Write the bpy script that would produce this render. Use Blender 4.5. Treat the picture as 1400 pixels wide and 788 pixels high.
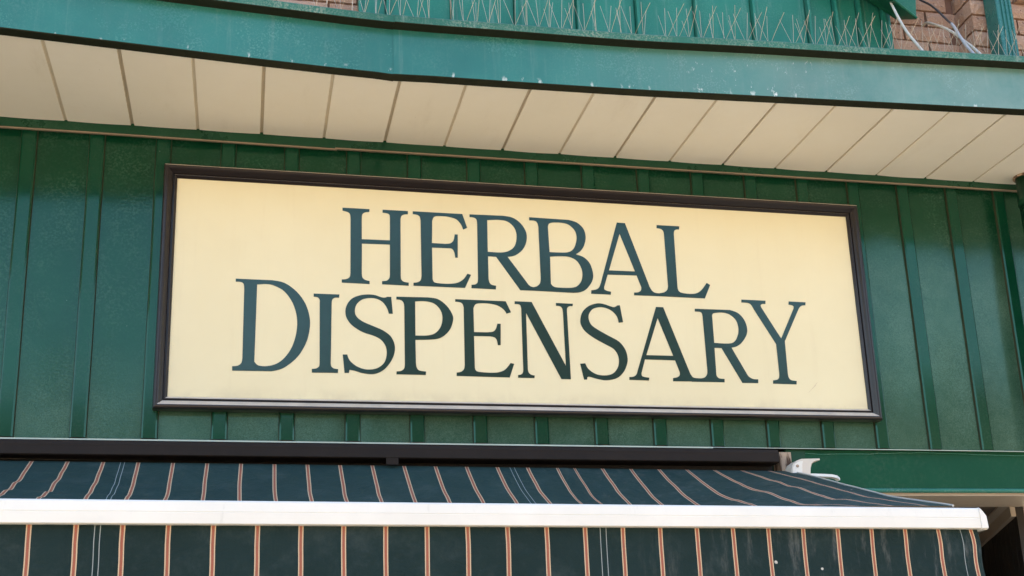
import bpy, bmesh, math, random
from mathutils import Vector, Matrix, noise

random.seed(7)
for o in list(bpy.data.objects):
    bpy.data.objects.remove(o)
SC = bpy.context.scene
COL = SC.collection
Z0 = 2.60                      # height of the sign board's lower edge above the pavement (m)

# ------------------------------------------------------------------ camera
cd = bpy.data.cameras.new('camera')
cam = bpy.data.objects.new('camera', cd)
COL.objects.link(cam)
R_ = Vector((0.97261, -0.22906, -0.03944))
U_ = Vector((-0.02651, -0.27790, 0.96025))
D_ = Vector((0.23092, 0.93290, 0.27636))
M = Matrix((R_, U_, -D_)).transposed().to_4x4()
M.translation = Vector((0.2542, -3.9195, -0.9956 + Z0))
cam.matrix_world = M
cd.sensor_fit = 'HORIZONTAL'
cd.sensor_width = 36.0
cd.lens = 1670.1 / 1400 * 36.0
cd.shift_x = -39.27 / 1400
cd.shift_y = 94.46 / 1400
cd.clip_start = 0.05
cd.clip_end = 2000
SC.camera = cam

# ------------------------------------------------------------------ world, sun, exposure
SUN_EL = math.radians(52)
SUN_AZ = math.radians(28)      # clockwise from +Y: the sun stands behind the building
w = bpy.data.worlds.new('World')
SC.world = w
w.use_nodes = True
wt = w.node_tree
bg = wt.nodes['Background']
sky = wt.nodes.new('ShaderNodeTexSky')
sky.sky_type = 'NISHITA'
sky.sun_disc = False
sky.sun_elevation = SUN_EL
sky.sun_rotation = SUN_AZ
sky.air_density = 1.3
sky.dust_density = 1.5
sky.ozone_density = 1.0
hs = wt.nodes.new('ShaderNodeHueSaturation')
hs.inputs['Saturation'].default_value = 0.98
wt.links.new(sky.outputs[0], hs.inputs['Color'])
wt.links.new(hs.outputs[0], bg.inputs['Color'])
bg.inputs['Strength'].default_value = 0.15
sd = bpy.data.lights.new('sun', 'SUN')
sd.energy = 5.0
sd.angle = math.radians(0.53)
sd.color = (1.0, 0.88, 0.71)
sun = bpy.data.objects.new('sun', sd)
COL.objects.link(sun)
sdir = Vector((math.sin(SUN_AZ) * math.cos(SUN_EL), math.cos(SUN_AZ) * math.cos(SUN_EL), math.sin(SUN_EL)))
sun.rotation_euler = sdir.to_track_quat('Z', 'Y').to_euler()
sun.location = (6, 20, 30)
SC.view_settings.view_transform = 'Standard'
SC.view_settings.look = 'None'
SC.view_settings.gamma = 1.0
SC.view_settings.exposure = 1.94
SC.view_settings.use_curve_mapping = False
SC.render.engine = 'CYCLES'
SC.cycles.max_bounces = 8
SC.cycles.diffuse_bounces = 5

# ------------------------------------------------------------------ material helpers
class NT:
    def __init__(s, name):
        s.m = bpy.data.materials.new(name)
        s.m.use_nodes = True
        s.t = s.m.node_tree
        s.p = s.t.nodes['Principled BSDF']
        s.tc = s.t.nodes.new('ShaderNodeTexCoord').outputs['Object']
    def n(s, typ, **kw):
        nd = s.t.nodes.new('ShaderNode' + typ)
        for k, v in kw.items():
            setattr(nd, k, v)
        return nd
    def put(s, v, sock):
        if isinstance(v, bpy.types.NodeSocket):
            s.t.links.new(v, sock)
        elif v is not None:
            if sock.type == 'RGBA' and isinstance(v, (tuple, list)) and len(v) == 3:
                v = (*v, 1)
            sock.default_value = v
    def math(s, op, a, b=None, c=None, clamp=False):
        nd = s.n('Math', operation=op, use_clamp=clamp)
        for i, v in enumerate((a, b, c)):
            s.put(v, nd.inputs[i])
        return nd.outputs[0]
    def coord(s, scale=(1, 1, 1), src=None, loc=(0, 0, 0)):
        nd = s.n('Mapping')
        s.put(src or s.tc, nd.inputs['Vector'])
        nd.inputs['Scale'].default_value = scale
        nd.inputs['Location'].default_value = loc
        return nd.outputs[0]
    def noise(s, scale=5, detail=4, rough=0.6, vec=None, dist=0):
        nd = s.n('TexNoise')
        s.put(vec or s.tc, nd.inputs['Vector'])
        nd.inputs['Scale'].default_value = scale
        nd.inputs['Detail'].default_value = detail
        nd.inputs['Roughness'].default_value = rough
        nd.inputs['Distortion'].default_value = dist
        return nd.outputs[0]
    def voro(s, scale=5, vec=None, feature='F1', rnd=1):
        nd = s.n('TexVoronoi', feature=feature)
        s.put(vec or s.tc, nd.inputs['Vector'])
        nd.inputs['Scale'].default_value = scale
        nd.inputs['Randomness'].default_value = rnd
        return nd.outputs['Distance']
    def ramp(s, f, lo, hi, a=0.0, b=1.0):
        nd = s.n('MapRange', interpolation_type='SMOOTHSTEP')
        s.put(f, nd.inputs['Value'])
        nd.inputs['From Min'].default_value = lo
        nd.inputs['From Max'].default_value = hi
        nd.inputs['To Min'].default_value = a
        nd.inputs['To Max'].default_value = b
        return nd.outputs[0]
    def mix(s, f, a, b):
        nd = s.n('Mix', data_type='RGBA')
        s.put(f, nd.inputs[0])
        s.put(a, nd.inputs[6])
        s.put(b, nd.inputs[7])
        return nd.outputs[2]
    def bump(s, h, strength=0.3, dist=0.002, normal=None):
        nd = s.n('Bump')
        s.put(h, nd.inputs['Height'])
        nd.inputs['Strength'].default_value = strength
        nd.inputs['Distance'].default_value = dist
        if normal:
            s.put(normal, nd.inputs['Normal'])
        return nd.outputs[0]
    def sep(s, v=None):
        nd = s.n('SeparateXYZ')
        s.put(v or s.tc, nd.inputs[0])
        return nd.outputs
    def done(s, col=None, rough=None, normal=None, metal=None, spec=None):
        p = s.p.inputs
        s.put(col, p['Base Color']); s.put(rough, p['Roughness'])
        if normal: s.put(normal, p['Normal'])
        s.put(metal, p['Metallic'])
        if spec is not None: s.put(spec, p['Specular IOR Level'])
        return s.m

def simple(name, col, rough=0.5, var=0.12, scale=6, bump=0.1, bscale=120, metal=0, spec=0.5):
    t = NT(name)
    c = t.mix(t.noise(scale, 5, 0.65), tuple(v * (1 - var) for v in col), tuple(min(1, v * (1 + var)) for v in col))
    f = t.noise(bscale, 3)
    return t.done(c, t.ramp(f, 0.2, 0.8, rough * 0.9, min(1, rough * 1.1)), t.bump(f, bump, 0.001), metal, spec)

def paint(name, col, rough=0.3, dust=(0.35, 0.36, 0.30), dust_amt=0.3, pebble=0.25, specks=0.5, streak=0.0, spec=0.5, grain=170, xdust=None, tint=(0.58, 1.0, 0.82), haze=None, marks=False):
    t = NT(name)
    big = t.noise(2.2, 5, 0.6)
    c = t.mix(t.ramp(big, 0.3, 0.7), tuple(v * 0.86 for v in col), tuple(v * 1.12 for v in col))
    fine = t.noise(grain, 3, 0.65)
    d1 = t.ramp(t.noise(5, 6, 0.7), 0.35, 0.75)
    d2 = t.ramp(fine, 0.42, 0.66)
    da = t.math('MULTIPLY', t.math('MULTIPLY', d1, d2), dust_amt, clamp=True)
    c = t.mix(da, c, dust)
    if xdust:
        xd = t.math('MULTIPLY', t.ramp(t.sep()[0], xdust[0], xdust[1]), t.ramp(t.noise(3.5, 6, 0.7), 0.2, 0.7, 0.35, 1.0))
        c = t.mix(t.math('MULTIPLY', xd, xdust[2]), c, dust)
    if haze:      # settled road dust: heavier low down and towards the open right end
        sx, sy, sz = t.sep()
        hv = t.math('MAXIMUM', t.ramp(sz, haze[0], haze[1]), t.math('MULTIPLY', t.ramp(sx, haze[2], haze[3]), t.ramp(sz, 0.95, 0.55)))
        hn = t.ramp(t.noise(3.1, 7, 0.72), 0.25, 0.7, 0.35, 1.0)
        hf = t.ramp(t.noise(330, 2, 0.6), 0.3, 0.7, 0.45, 1.0)
        hz_ = t.math('MULTIPLY', t.math('MULTIPLY', t.math('MULTIPLY', hv, hn), hf), haze[4])
        c = t.mix(hz_, c, dust)
    if marks:     # chipped paint along the lower edge, a spatter of bird droppings
        sx, sy, sz = t.sep()
        ch = t.math('MULTIPLY', t.ramp(sz, 0.020, 0.004), t.ramp(t.noise(1, 4, 0.7, vec=t.coord((30, 30, 12))), 0.60, 0.66))
        c = t.mix(t.math('MULTIPLY', ch, 0.7), c, (0.55, 0.60, 0.58))
        near = t.math('MULTIPLY', t.ramp(t.math('ABSOLUTE', t.math('SUBTRACT', sx, 0.66)), 0.36, 0.05), t.ramp(sz, 0.17, 0.11))
        sp = t.ramp(t.noise(1, 5, 0.75, vec=t.coord((58, 58, 26))), 0.62, 0.67)
        sp = t.math('MULTIPLY', sp, t.ramp(t.noise(13, 2), 0.36, 0.50))
        c = t.mix(t.math('MULTIPLY', t.math('MULTIPLY', near, sp), 0.9), c, (0.78, 0.80, 0.78))
        blot = t.ramp(t.noise(1, 6, 0.75, vec=t.coord((14, 14, 3))), 0.58, 0.85, 0, 0.35)
        c = t.mix(blot, c, (0.012, 0.06, 0.055))
    if streak:
        st = t.noise(1.0, 6, 0.7, vec=t.coord((38, 38, 2.2)))
        st = t.math('MULTIPLY', t.ramp(st, 0.52, 0.80), streak)
        c = t.mix(st, c, (0.42, 0.46, 0.44))
    if specks:
        v = t.voro(26)
        msk = t.math('MULTIPLY', t.ramp(v, 0.045, 0.02), t.ramp(t.noise(9, 2), 0.56, 0.60))
        c = t.mix(t.math('MULTIPLY', msk, specks), c, (0.6, 0.6, 0.55))
    rg = t.math('ADD', t.math('MULTIPLY', da, 0.5), t.ramp(t.noise(7, 4), 0.2, 0.8, rough * 0.85, rough * 1.25), clamp=True)
    nb = t.bump(fine, pebble, 0.0012)
    t.p.inputs['Specular Tint'].default_value = (*tint, 1)
    return t.done(c, rg, nb, 0.0, spec)

GREEN = (0.0026, 0.036, 0.017)
M_pan = paint('green_panel_paint', GREEN, 0.10, dust=(0.175, 0.285, 0.222), dust_amt=0.16, pebble=0.24, grain=125, specks=0.4, spec=0.5, haze=(0.36, 0.0, 0.95, 1.5, 0.40))
M_rib = paint('green_rib_paint', (0.0028, 0.041, 0.021), 0.10, dust_amt=0.05, pebble=0.04, specks=0.3, spec=0.45)
M_trim = paint('green_trim_paint', (0.006, 0.040, 0.020), 0.28, dust_amt=0.05, pebble=0.05, specks=0.2)
M_fascia = paint('teal_fascia_paint', (0.024, 0.150, 0.130), 0.22, dust=(0.30, 0.38, 0.35), dust_amt=0.15, pebble=0.05, specks=0.5, streak=0.13, marks=True, tint=(0.75, 1, 1), xdust=(-0.3, 1.4, 0.5))
M_fascia2 = paint('teal_downpipe_paint', (0.020, 0.13, 0.115), 0.25, dust=(0.30, 0.38, 0.35), dust_amt=0.15, pebble=0.05, specks=0.4, tint=(0.75, 1, 1))
M_lip = paint('dusty_lip_paint', (0.020, 0.115, 0.088), 0.4, dust=(0.36, 0.38, 0.32), dust_amt=0.7, pebble=0.1, specks=0.4, streak=0.4)
M_seam = paint('teal_seam_panel_paint', (0.015, 0.155, 0.115), 0.35, dust=(0.30, 0.42, 0.36), dust_amt=0.15, pebble=0.05, specks=0.6, streak=0.3)
M_box = paint('bright_green_box_paint', (0.006, 0.085, 0.045), 0.3, dust_amt=0.1, pebble=0.04, specks=0.3)
M_beam = paint('dark_green_beam_paint', (0.006, 0.066, 0.034), 0.42, dust_amt=0.05, pebble=0.06, specks=0.1, grain=60, spec=0.2)
M_bead = paint('green_bead_paint', (0.03, 0.17, 0.13), 0.3, dust=(0.4, 0.45, 0.42), dust_amt=0.4, pebble=0.1)
M_edge = paint('worn_metal_edge', (0.24, 0.18, 0.13), 0.45, dust=(0.36, 0.29, 0.22), dust_amt=0.4, pebble=0.1, specks=0, tint=(1, 1, 1))
M_under = simple('shaded_underside_paint', (0.014, 0.017, 0.009), 0.7, 0.3, 9, 0.3, 60, 0, 0.2)  # shade under the fascia and gutter lip, put into the colour
M_gap = simple('brown_seam_dirt', (0.56, 0.48, 0.37), 0.8, 0.2, 9)
M_gap2 = simple('pale_seam_dirt', (0.64, 0.56, 0.44), 0.7, 0.15, 9)
M_side = simple('grimy_rib_side', (0.030, 0.038, 0.020), 0.6, 0.4, 14, 0.2, 60, 0, 0.25)
M_drip = paint('pale_drip_edge', (0.50, 0.56, 0.50), 0.4, dust=(0.6, 0.6, 0.55), dust_amt=0.4, pebble=0.1, specks=0)

# cream soffit sheet: faint stains, fly specks
def mk_soffit():
    t = NT('cream_soffit_sheet')
    c = t.mix(t.ramp(t.noise(3, 6, 0.7), 0.3, 0.75), (0.87, 0.835, 0.765), (0.83, 0.79, 0.71))
    oi = t.n('ObjectInfo')
    c = t.mix(t.ramp(oi.outputs['Random'], 0, 1, 0, 0.35), c, (0.80, 0.745, 0.645))
    st = t.noise(1, 6, 0.7, vec=t.coord((6, 1.6, 1)))
    c = t.mix(t.ramp(st, 0.55, 0.85, 0, 0.35), c, (0.52, 0.44, 0.33))
    v = t.voro(34)
    msk = t.math('MULTIPLY', t.ramp(v, 0.055, 0.025), t.ramp(t.noise(8, 2), 0.58, 0.64))
    c = t.mix(t.math('MULTIPLY', msk, 0.7), c, (0.25, 0.2, 0.14))
    return t.done(c, 0.5, t.bump(t.noise(14, 3), 0.12, 0.004), 0, 0.4)
M_soffit = mk_soffit()

def mk_board():
    t = NT('cream_sign_enamel')
    c = t.mix(t.ramp(t.noise(2.5, 5, 0.6), 0.3, 0.7), (0.775, 0.71, 0.485), (0.745, 0.675, 0.45))
    br = t.noise(1, 4, 0.6, vec=t.coord((5, 5, 160)))
    st = t.ramp(t.noise(1, 6, 0.7, vec=t.coord((22, 22, 1.6))), 0.52, 0.80, 0, 0.16)
    c = t.mix(st, c, (0.60, 0.50, 0.33))
    low = t.math('MULTIPLY', t.ramp(t.sep()[2], 0.05, 0.0), t.ramp(t.noise(7, 6, 0.7), 0.35, 0.65, 0, 0.30))
    c = t.mix(low, c, (0.45, 0.38, 0.27))
    v = t.voro(17)
    msk = t.math('MULTIPLY', t.ramp(v, 0.04, 0.015), t.ramp(t.noise(6, 2), 0.57, 0.62))
    c = t.mix(t.math('MULTIPLY', msk, 0.55), c, (0.36, 0.29, 0.18))
    return t.done(c, 0.38, t.bump(br, 0.10, 0.0008), 0, 0.35)
M_board = mk_board()

def mk_letter():
    t = NT('dark_green_letter_enamel')
    br = t.noise(1, 5, 0.65, vec=t.coord((9, 9, 210)))
    c = t.mix(t.noise(30, 3), (0.004, 0.030, 0.027), (0.008, 0.043, 0.038))
    t.p.inputs['Specular Tint'].default_value = (1.0, 1.0, 0.92, 1)
    return t.done(c, t.ramp(t.noise(40, 4), 0.2, 0.8, 0.10, 0.17), t.bump(br, 0.30, 0.0006), 0, 0.52)
M_letter = mk_letter()
def mk_frame():
    t = NT('dark_brown_frame_lacquer')
    f = t.noise(90, 3)
    c = t.mix(t.noise(20, 4), (0.014, 0.011, 0.0115), (0.022, 0.017, 0.017))
    nzv = t.sep(t.n('NewGeometry').outputs['True Normal'])[2]      # dust lies on the ledges that face up
    d = t.math('MULTIPLY', t.ramp(nzv, 0.30, 0.55), t.ramp(t.noise(9, 6, 0.7), 0.2, 0.6, 0.7, 1.0))
    c = t.mix(d, c, (0.60, 0.53, 0.45))
    return t.done(c, t.math('ADD', 0.28, t.math('MULTIPLY', d, 0.4)), t.bump(f, 0.12, 0.001), 0, 0.4)
M_frame = mk_frame()
M_hood = simple('brown_black_hood_metal', (0.022, 0.016, 0.0125), 0.55, 0.35, 7, 0.25, 40, 0, 0.16)
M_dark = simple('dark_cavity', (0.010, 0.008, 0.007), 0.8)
def mk_bar():
    t = NT('white_powder_coated_bar')
    c = t.mix(t.ramp(t.noise(6, 6, 0.7), 0.3, 0.7), (0.82, 0.795, 0.735), (0.775, 0.75, 0.69))
    st = t.noise(1, 6, 0.75, vec=t.coord((30, 30, 8)))
    c = t.mix(t.ramp(st, 0.60, 0.80, 0, 0.5), c, (0.5, 0.48, 0.43))
    sm = t.math('MULTIPLY', t.ramp(t.voro(4.2), 0.07, 0.03), t.ramp(t.noise(60, 4, 0.7), 0.45, 0.6))
    c = t.mix(t.math('MULTIPLY', sm, 0.7), c, (0.42, 0.38, 0.32))
    return t.done(c, 0.35, None, 0, 0.5)
M_bar = mk_bar()
M_cream = simple('cream_plastic', (0.66, 0.60, 0.52), 0.45, 0.1)
def mk_wood():
    t = NT('weathered_painted_wood')
    g = t.noise(1, 5, 0.7, vec=t.coord((60, 60, 8)))
    c = t.mix(t.ramp(g, 0.42, 0.55), (0.085, 0.045, 0.025), (0.46, 0.34, 0.24))
    return t.done(c, 0.8, t.bump(g, 0.5, 0.002))
M_wood = mk_wood()
M_ceil = simple('beige_board_paint', (0.46, 0.38, 0.30), 0.6, 0.1)
M_brown = simple('brown_recess_ceiling', (0.17, 0.125, 0.095), 0.6, 0.15)
M_plank = simple('dark_stained_plank', (0.018, 0.013, 0.010), 0.6, 0.3)
M_wire = simple('steel_spike_wire', (0.50, 0.43, 0.34), 0.42, 0.1, metal=0.25)
M_clear = simple('grey_plastic_base', (0.45, 0.45, 0.42), 0.4)
M_cable_w = simple('white_cable_sheath', (0.62, 0.56, 0.47), 0.45, 0.12, 40)
M_cable_d = simple('dark_grey_cable_sheath', (0.045, 0.045, 0.05), 0.35, 0.15)
M_cable_g = simple('pale_grey_cable_lower', (0.44, 0.43, 0.44), 0.35, 0.2, 50)

def mk_brick(name, a, b):
    t = NT(name)
    oi = t.n('ObjectInfo')
    c = t.mix(oi.outputs['Random'], a, b)
    g = t.noise(120, 4, 0.7)
    c = t.mix(t.ramp(g, 0.5, 0.72, 0, 0.75), c, (0.60, 0.47, 0.37))
    c = t.mix(t.ramp(t.noise(70, 3, 0.6), 0.62, 0.70, 0, 0.8), c, (0.11, 0.06, 0.045))
    return t.done(c, 0.9, t.bump(g, 0.9, 0.006), 0, 0.2)
M_brick = mk_brick('rough_brown_brick', (0.36, 0.22, 0.155), (0.44, 0.29, 0.215))
M_mortar = simple('brown_mortar', (0.16, 0.085, 0.06), 0.95, 0.25, 12, 0.5, 80)

STRIPE = 0.0059
def mk_fabric(name, stitches, stain, k=1.0):
    # u (in UV x) counts stripes, v (UV y) is x in metres
    t = NT(name)
    uv = t.n('UVMap'); uv.uv_map = 'UVMap'
    s = t.sep(uv.outputs[0])
    f = t.math('FRACT', t.math('ADD', s[0], 0.5))
    d = t.math('MULTIPLY', t.math('ABSOLUTE', t.math('SUBTRACT', f, 0.5)), 0.1015)
    wv = t.noise(700, 2, 0.5)
    crease = t.noise(1, 5, 0.6, vec=t.coord((16, 9, 16)), dist=1.2)
    d = t.math('ADD', d, t.math('MULTIPLY', t.math('SUBTRACT', wv, 0.5), 0.0006))
    sc = lambda q: tuple(v * k for v in q)
    base = t.mix(t.ramp(t.noise(4, 6, 0.7), 0.3, 0.75), sc((0.012, 0.041, 0.041)), sc((0.019, 0.054, 0.054)))
    base = t.mix(t.ramp(wv, 0.3, 0.75, 0, 0.45), base, sc((0.034, 0.070, 0.070)))
    cloud = t.ramp(t.noise(1, 7, 0.75, vec=t.coord((26, 26, 5))), 0.50, 0.80)
    right = t.ramp(s[1], 1.0, 1.7)
    base = t.mix(t.math('MULTIPLY', t.math('MULTIPLY', cloud, right), stain), base, (0.17, 0.17, 0.16))
    v = t.voro(11)
    msk = t.math('MULTIPLY', t.ramp(t.math('ADD', v, t.math('MULTIPLY', t.noise(90, 3), 0.06)), 0.085, 0.07), t.ramp(t.noise(5, 2), 0.50, 0.54))
    base = t.mix(t.math('MULTIPLY', msk, 0.85), base, (0.62, 0.60, 0.54))
    cr = t.math('LESS_THAN', d, STRIPE)
    c = t.mix(cr, base, (0.60, 0.45, 0.30))
    r = t.math('LESS_THAN', d, 0.0033)
    c = t.mix(r, c, (0.32, 0.095, 0.06))
    l2 = t.math('LESS_THAN', t.math('ABSOLUTE', t.math('SUBTRACT', d, 0.0016)), 0.0003)
    c = t.mix(t.math('MULTIPLY', l2, 0.5), c, (0.56, 0.30, 0.18))
    zz = t.sep()[1]
    for x in stitches:
        ln = t.math('LESS_THAN', t.math('ABSOLUTE', t.math('SUBTRACT', s[1], x)), 0.0009)
        c = t.mix(t.math('MULTIPLY', ln, 0.55), c, (0.55, 0.60, 0.60))
    c = t.mix(t.ramp(t.noise(9, 7, 0.75), 0.45, 0.8, 0, 0.16), c, (0.16, 0.19, 0.19))
    return t.done(c, 0.85, t.bump(wv, 0.25, 0.001, t.bump(crease, 0.55, 0.012)), 0, 0.25)
M_canopy = mk_fabric('striped_awning_cloth', (-0.123, -0.1115, 1.0905, 1.105), 0.45, 0.92)
M_val = mk_fabric('striped_valance_cloth', (-0.075, -0.063, 1.101, 1.116, 2.089), 0.85, 0.48)

M_pave = simple('pale_concrete_paving', (0.64, 0.50, 0.32), 0.9, 0.15, 1.5, 0.3, 40)
M_road = simple('grey_asphalt', (0.075, 0.073, 0.07), 0.9, 0.2, 2, 0.4, 60)
M_plaster = simple('pale_render_wall', (0.12, 0.10, 0.075), 0.9, 0.1, 1)
M_redbrick = simple('red_brick_wall', (0.10, 0.055, 0.04), 0.9, 0.15, 1)
M_glass = simple('dark_window_glass', (0.02, 0.025, 0.03), 0.1, 0.1)
M_roofm = simple('slate_roof', (0.09, 0.09, 0.10), 0.7, 0.15, 2)
M_cwall = simple('brown_shopfront_wall', (0.10, 0.07, 0.05), 0.7, 0.15, 2)

# ------------------------------------------------------------------ object helpers (heights given from the sign's lower edge)
def setp(o, label=None, cat=None, group=None, kind=None):
    if label: o['label'] = label
    if cat: o['category'] = cat
    if group: o['group'] = group
    if kind: o['kind'] = kind
    return o
def thing(name, loc, label, cat, group=None):
    o = bpy.data.objects.new(name, None)
    COL.objects.link(o)
    o.location = (loc[0], loc[1], loc[2] + Z0)
    o.empty_display_size = 0.1
    WL[o.name] = Vector(o.location)
    return setp(o, label, cat, group)
WL = {}
class MB:
    def __init__(s):
        s.v = []; s.f = []; s.uv = None
    def quad(s, *p):
        n = len(s.v); s.v += [tuple(q) for q in p]; s.f.append(tuple(range(n, n + len(p))))
        return s
    def box(s, x0, x1, y0, y1, z0, z1):
        n = len(s.v)
        s.v += [(x, y, z) for z in (z0, z1) for y in (y0, y1) for x in (x0, x1)]
        s.f += [tuple(n + i for i in q) for q in ((0, 2, 3, 1), (4, 5, 7, 6), (0, 1, 5, 4), (2, 6, 7, 3), (0, 4, 6, 2), (1, 3, 7, 5))]
        return s
    def loft(s, rings, closed=True, caps=True):
        n = len(s.v); k = len(rings[0])
        for r in rings: s.v += [tuple(q) for q in r]
        for i in range(len(rings) - 1):
            for j in range(k if closed else k - 1):
                a = n + i * k + j; b = n + i * k + (j + 1) % k
                s.f.append((a, b, b + k, a + k))
        if caps and closed:
            s.f.append(tuple(n + j for j in reversed(range(k))))
            s.f.append(tuple(n + (len(rings) - 1) * k + j for j in range(k)))
        return s
    def tube(s, pts, r, seg=8):
        P = [Vector(p) for p in pts]; rings = []
        up = Vector((0.3, 0.2, 1)).normalized()
        for i, p in enumerate(P):
            t = (P[min(i + 1, len(P) - 1)] - P[max(i - 1, 0)]).normalized()
            a = t.cross(up).normalized(); b = t.cross(a)
            rr = r[i] if isinstance(r, (list, tuple)) else r
            rings.append([p + (a * math.cos(2 * math.pi * k / seg) + b * math.sin(2 * math.pi * k / seg)) * rr for k in range(seg)])
        return s.loft(rings)
    def build(s, name, mat, parent=None, smooth=False, bevel=0, fix=True, mat2=None, sel=None):
        off = WL.get(parent.name, Vector((0, 0, 0))) if parent else Vector((0, 0, 0))
        me = bpy.data.meshes.new(name)
        me.from_pydata([(x - off.x, y - off.y, z + Z0 - off.z) for x, y, z in s.v], [], s.f)
        bm = bmesh.new(); bm.from_mesh(me)
        if fix:
            bmesh.ops.recalc_face_normals(bm, faces=bm.faces)
        if bevel:
            es = [e for e in bm.edges if len(e.link_faces) == 2 and e.calc_face_angle(0) > 0.5]
            bmesh.ops.bevel(bm, geom=es, offset=bevel, segments=2, affect='EDGES', profile=0.7, clamp_overlap=True)
        bm.to_mesh(me); bm.free()
        if smooth:
            for p in me.polygons: p.use_smooth = True
        me.materials.append(mat)
        if mat2:
            me.materials.append(mat2)
            for p in me.polygons:
                if sel(p): p.material_index = 1
        if s.uv:
            ul = me.uv_layers.new(name='UVMap')
            for lp in me.loops:
                ul.data[lp.index].uv = s.uv[lp.vertex_index]
        o = bpy.data.objects.new(name, me)
        COL.objects.link(o)
        if parent:
            o.parent = parent
            WL[o.name] = off
        else:
            WL[o.name] = Vector((0, 0, 0))
        return o
def interp(T, x):
    if x <= T[0][0]: return T[0][1] + (x - T[0][0]) * (T[1][1] - T[0][1]) / (T[1][0] - T[0][0])
    for (a, fa), (b, fb) in zip(T, T[1:]):
        if x <= b: return fa + (fb - fa) * (x - a) / (b - a)
    return T[-1][1] + (x - T[-1][0]) * (T[-1][1] - T[-2][1]) / (T[-1][0] - T[-2][0])
def smoothT(T, x, h=0.12):
    return sum(interp(T, x + d * h) for d in (-1, -0.5, 0, 0.5, 1)) / 5
def nz(x, y=0.0, z=0.0): return noise.noise(Vector((x, y, z)))
XL, XR = -2.0, 3.70
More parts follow.
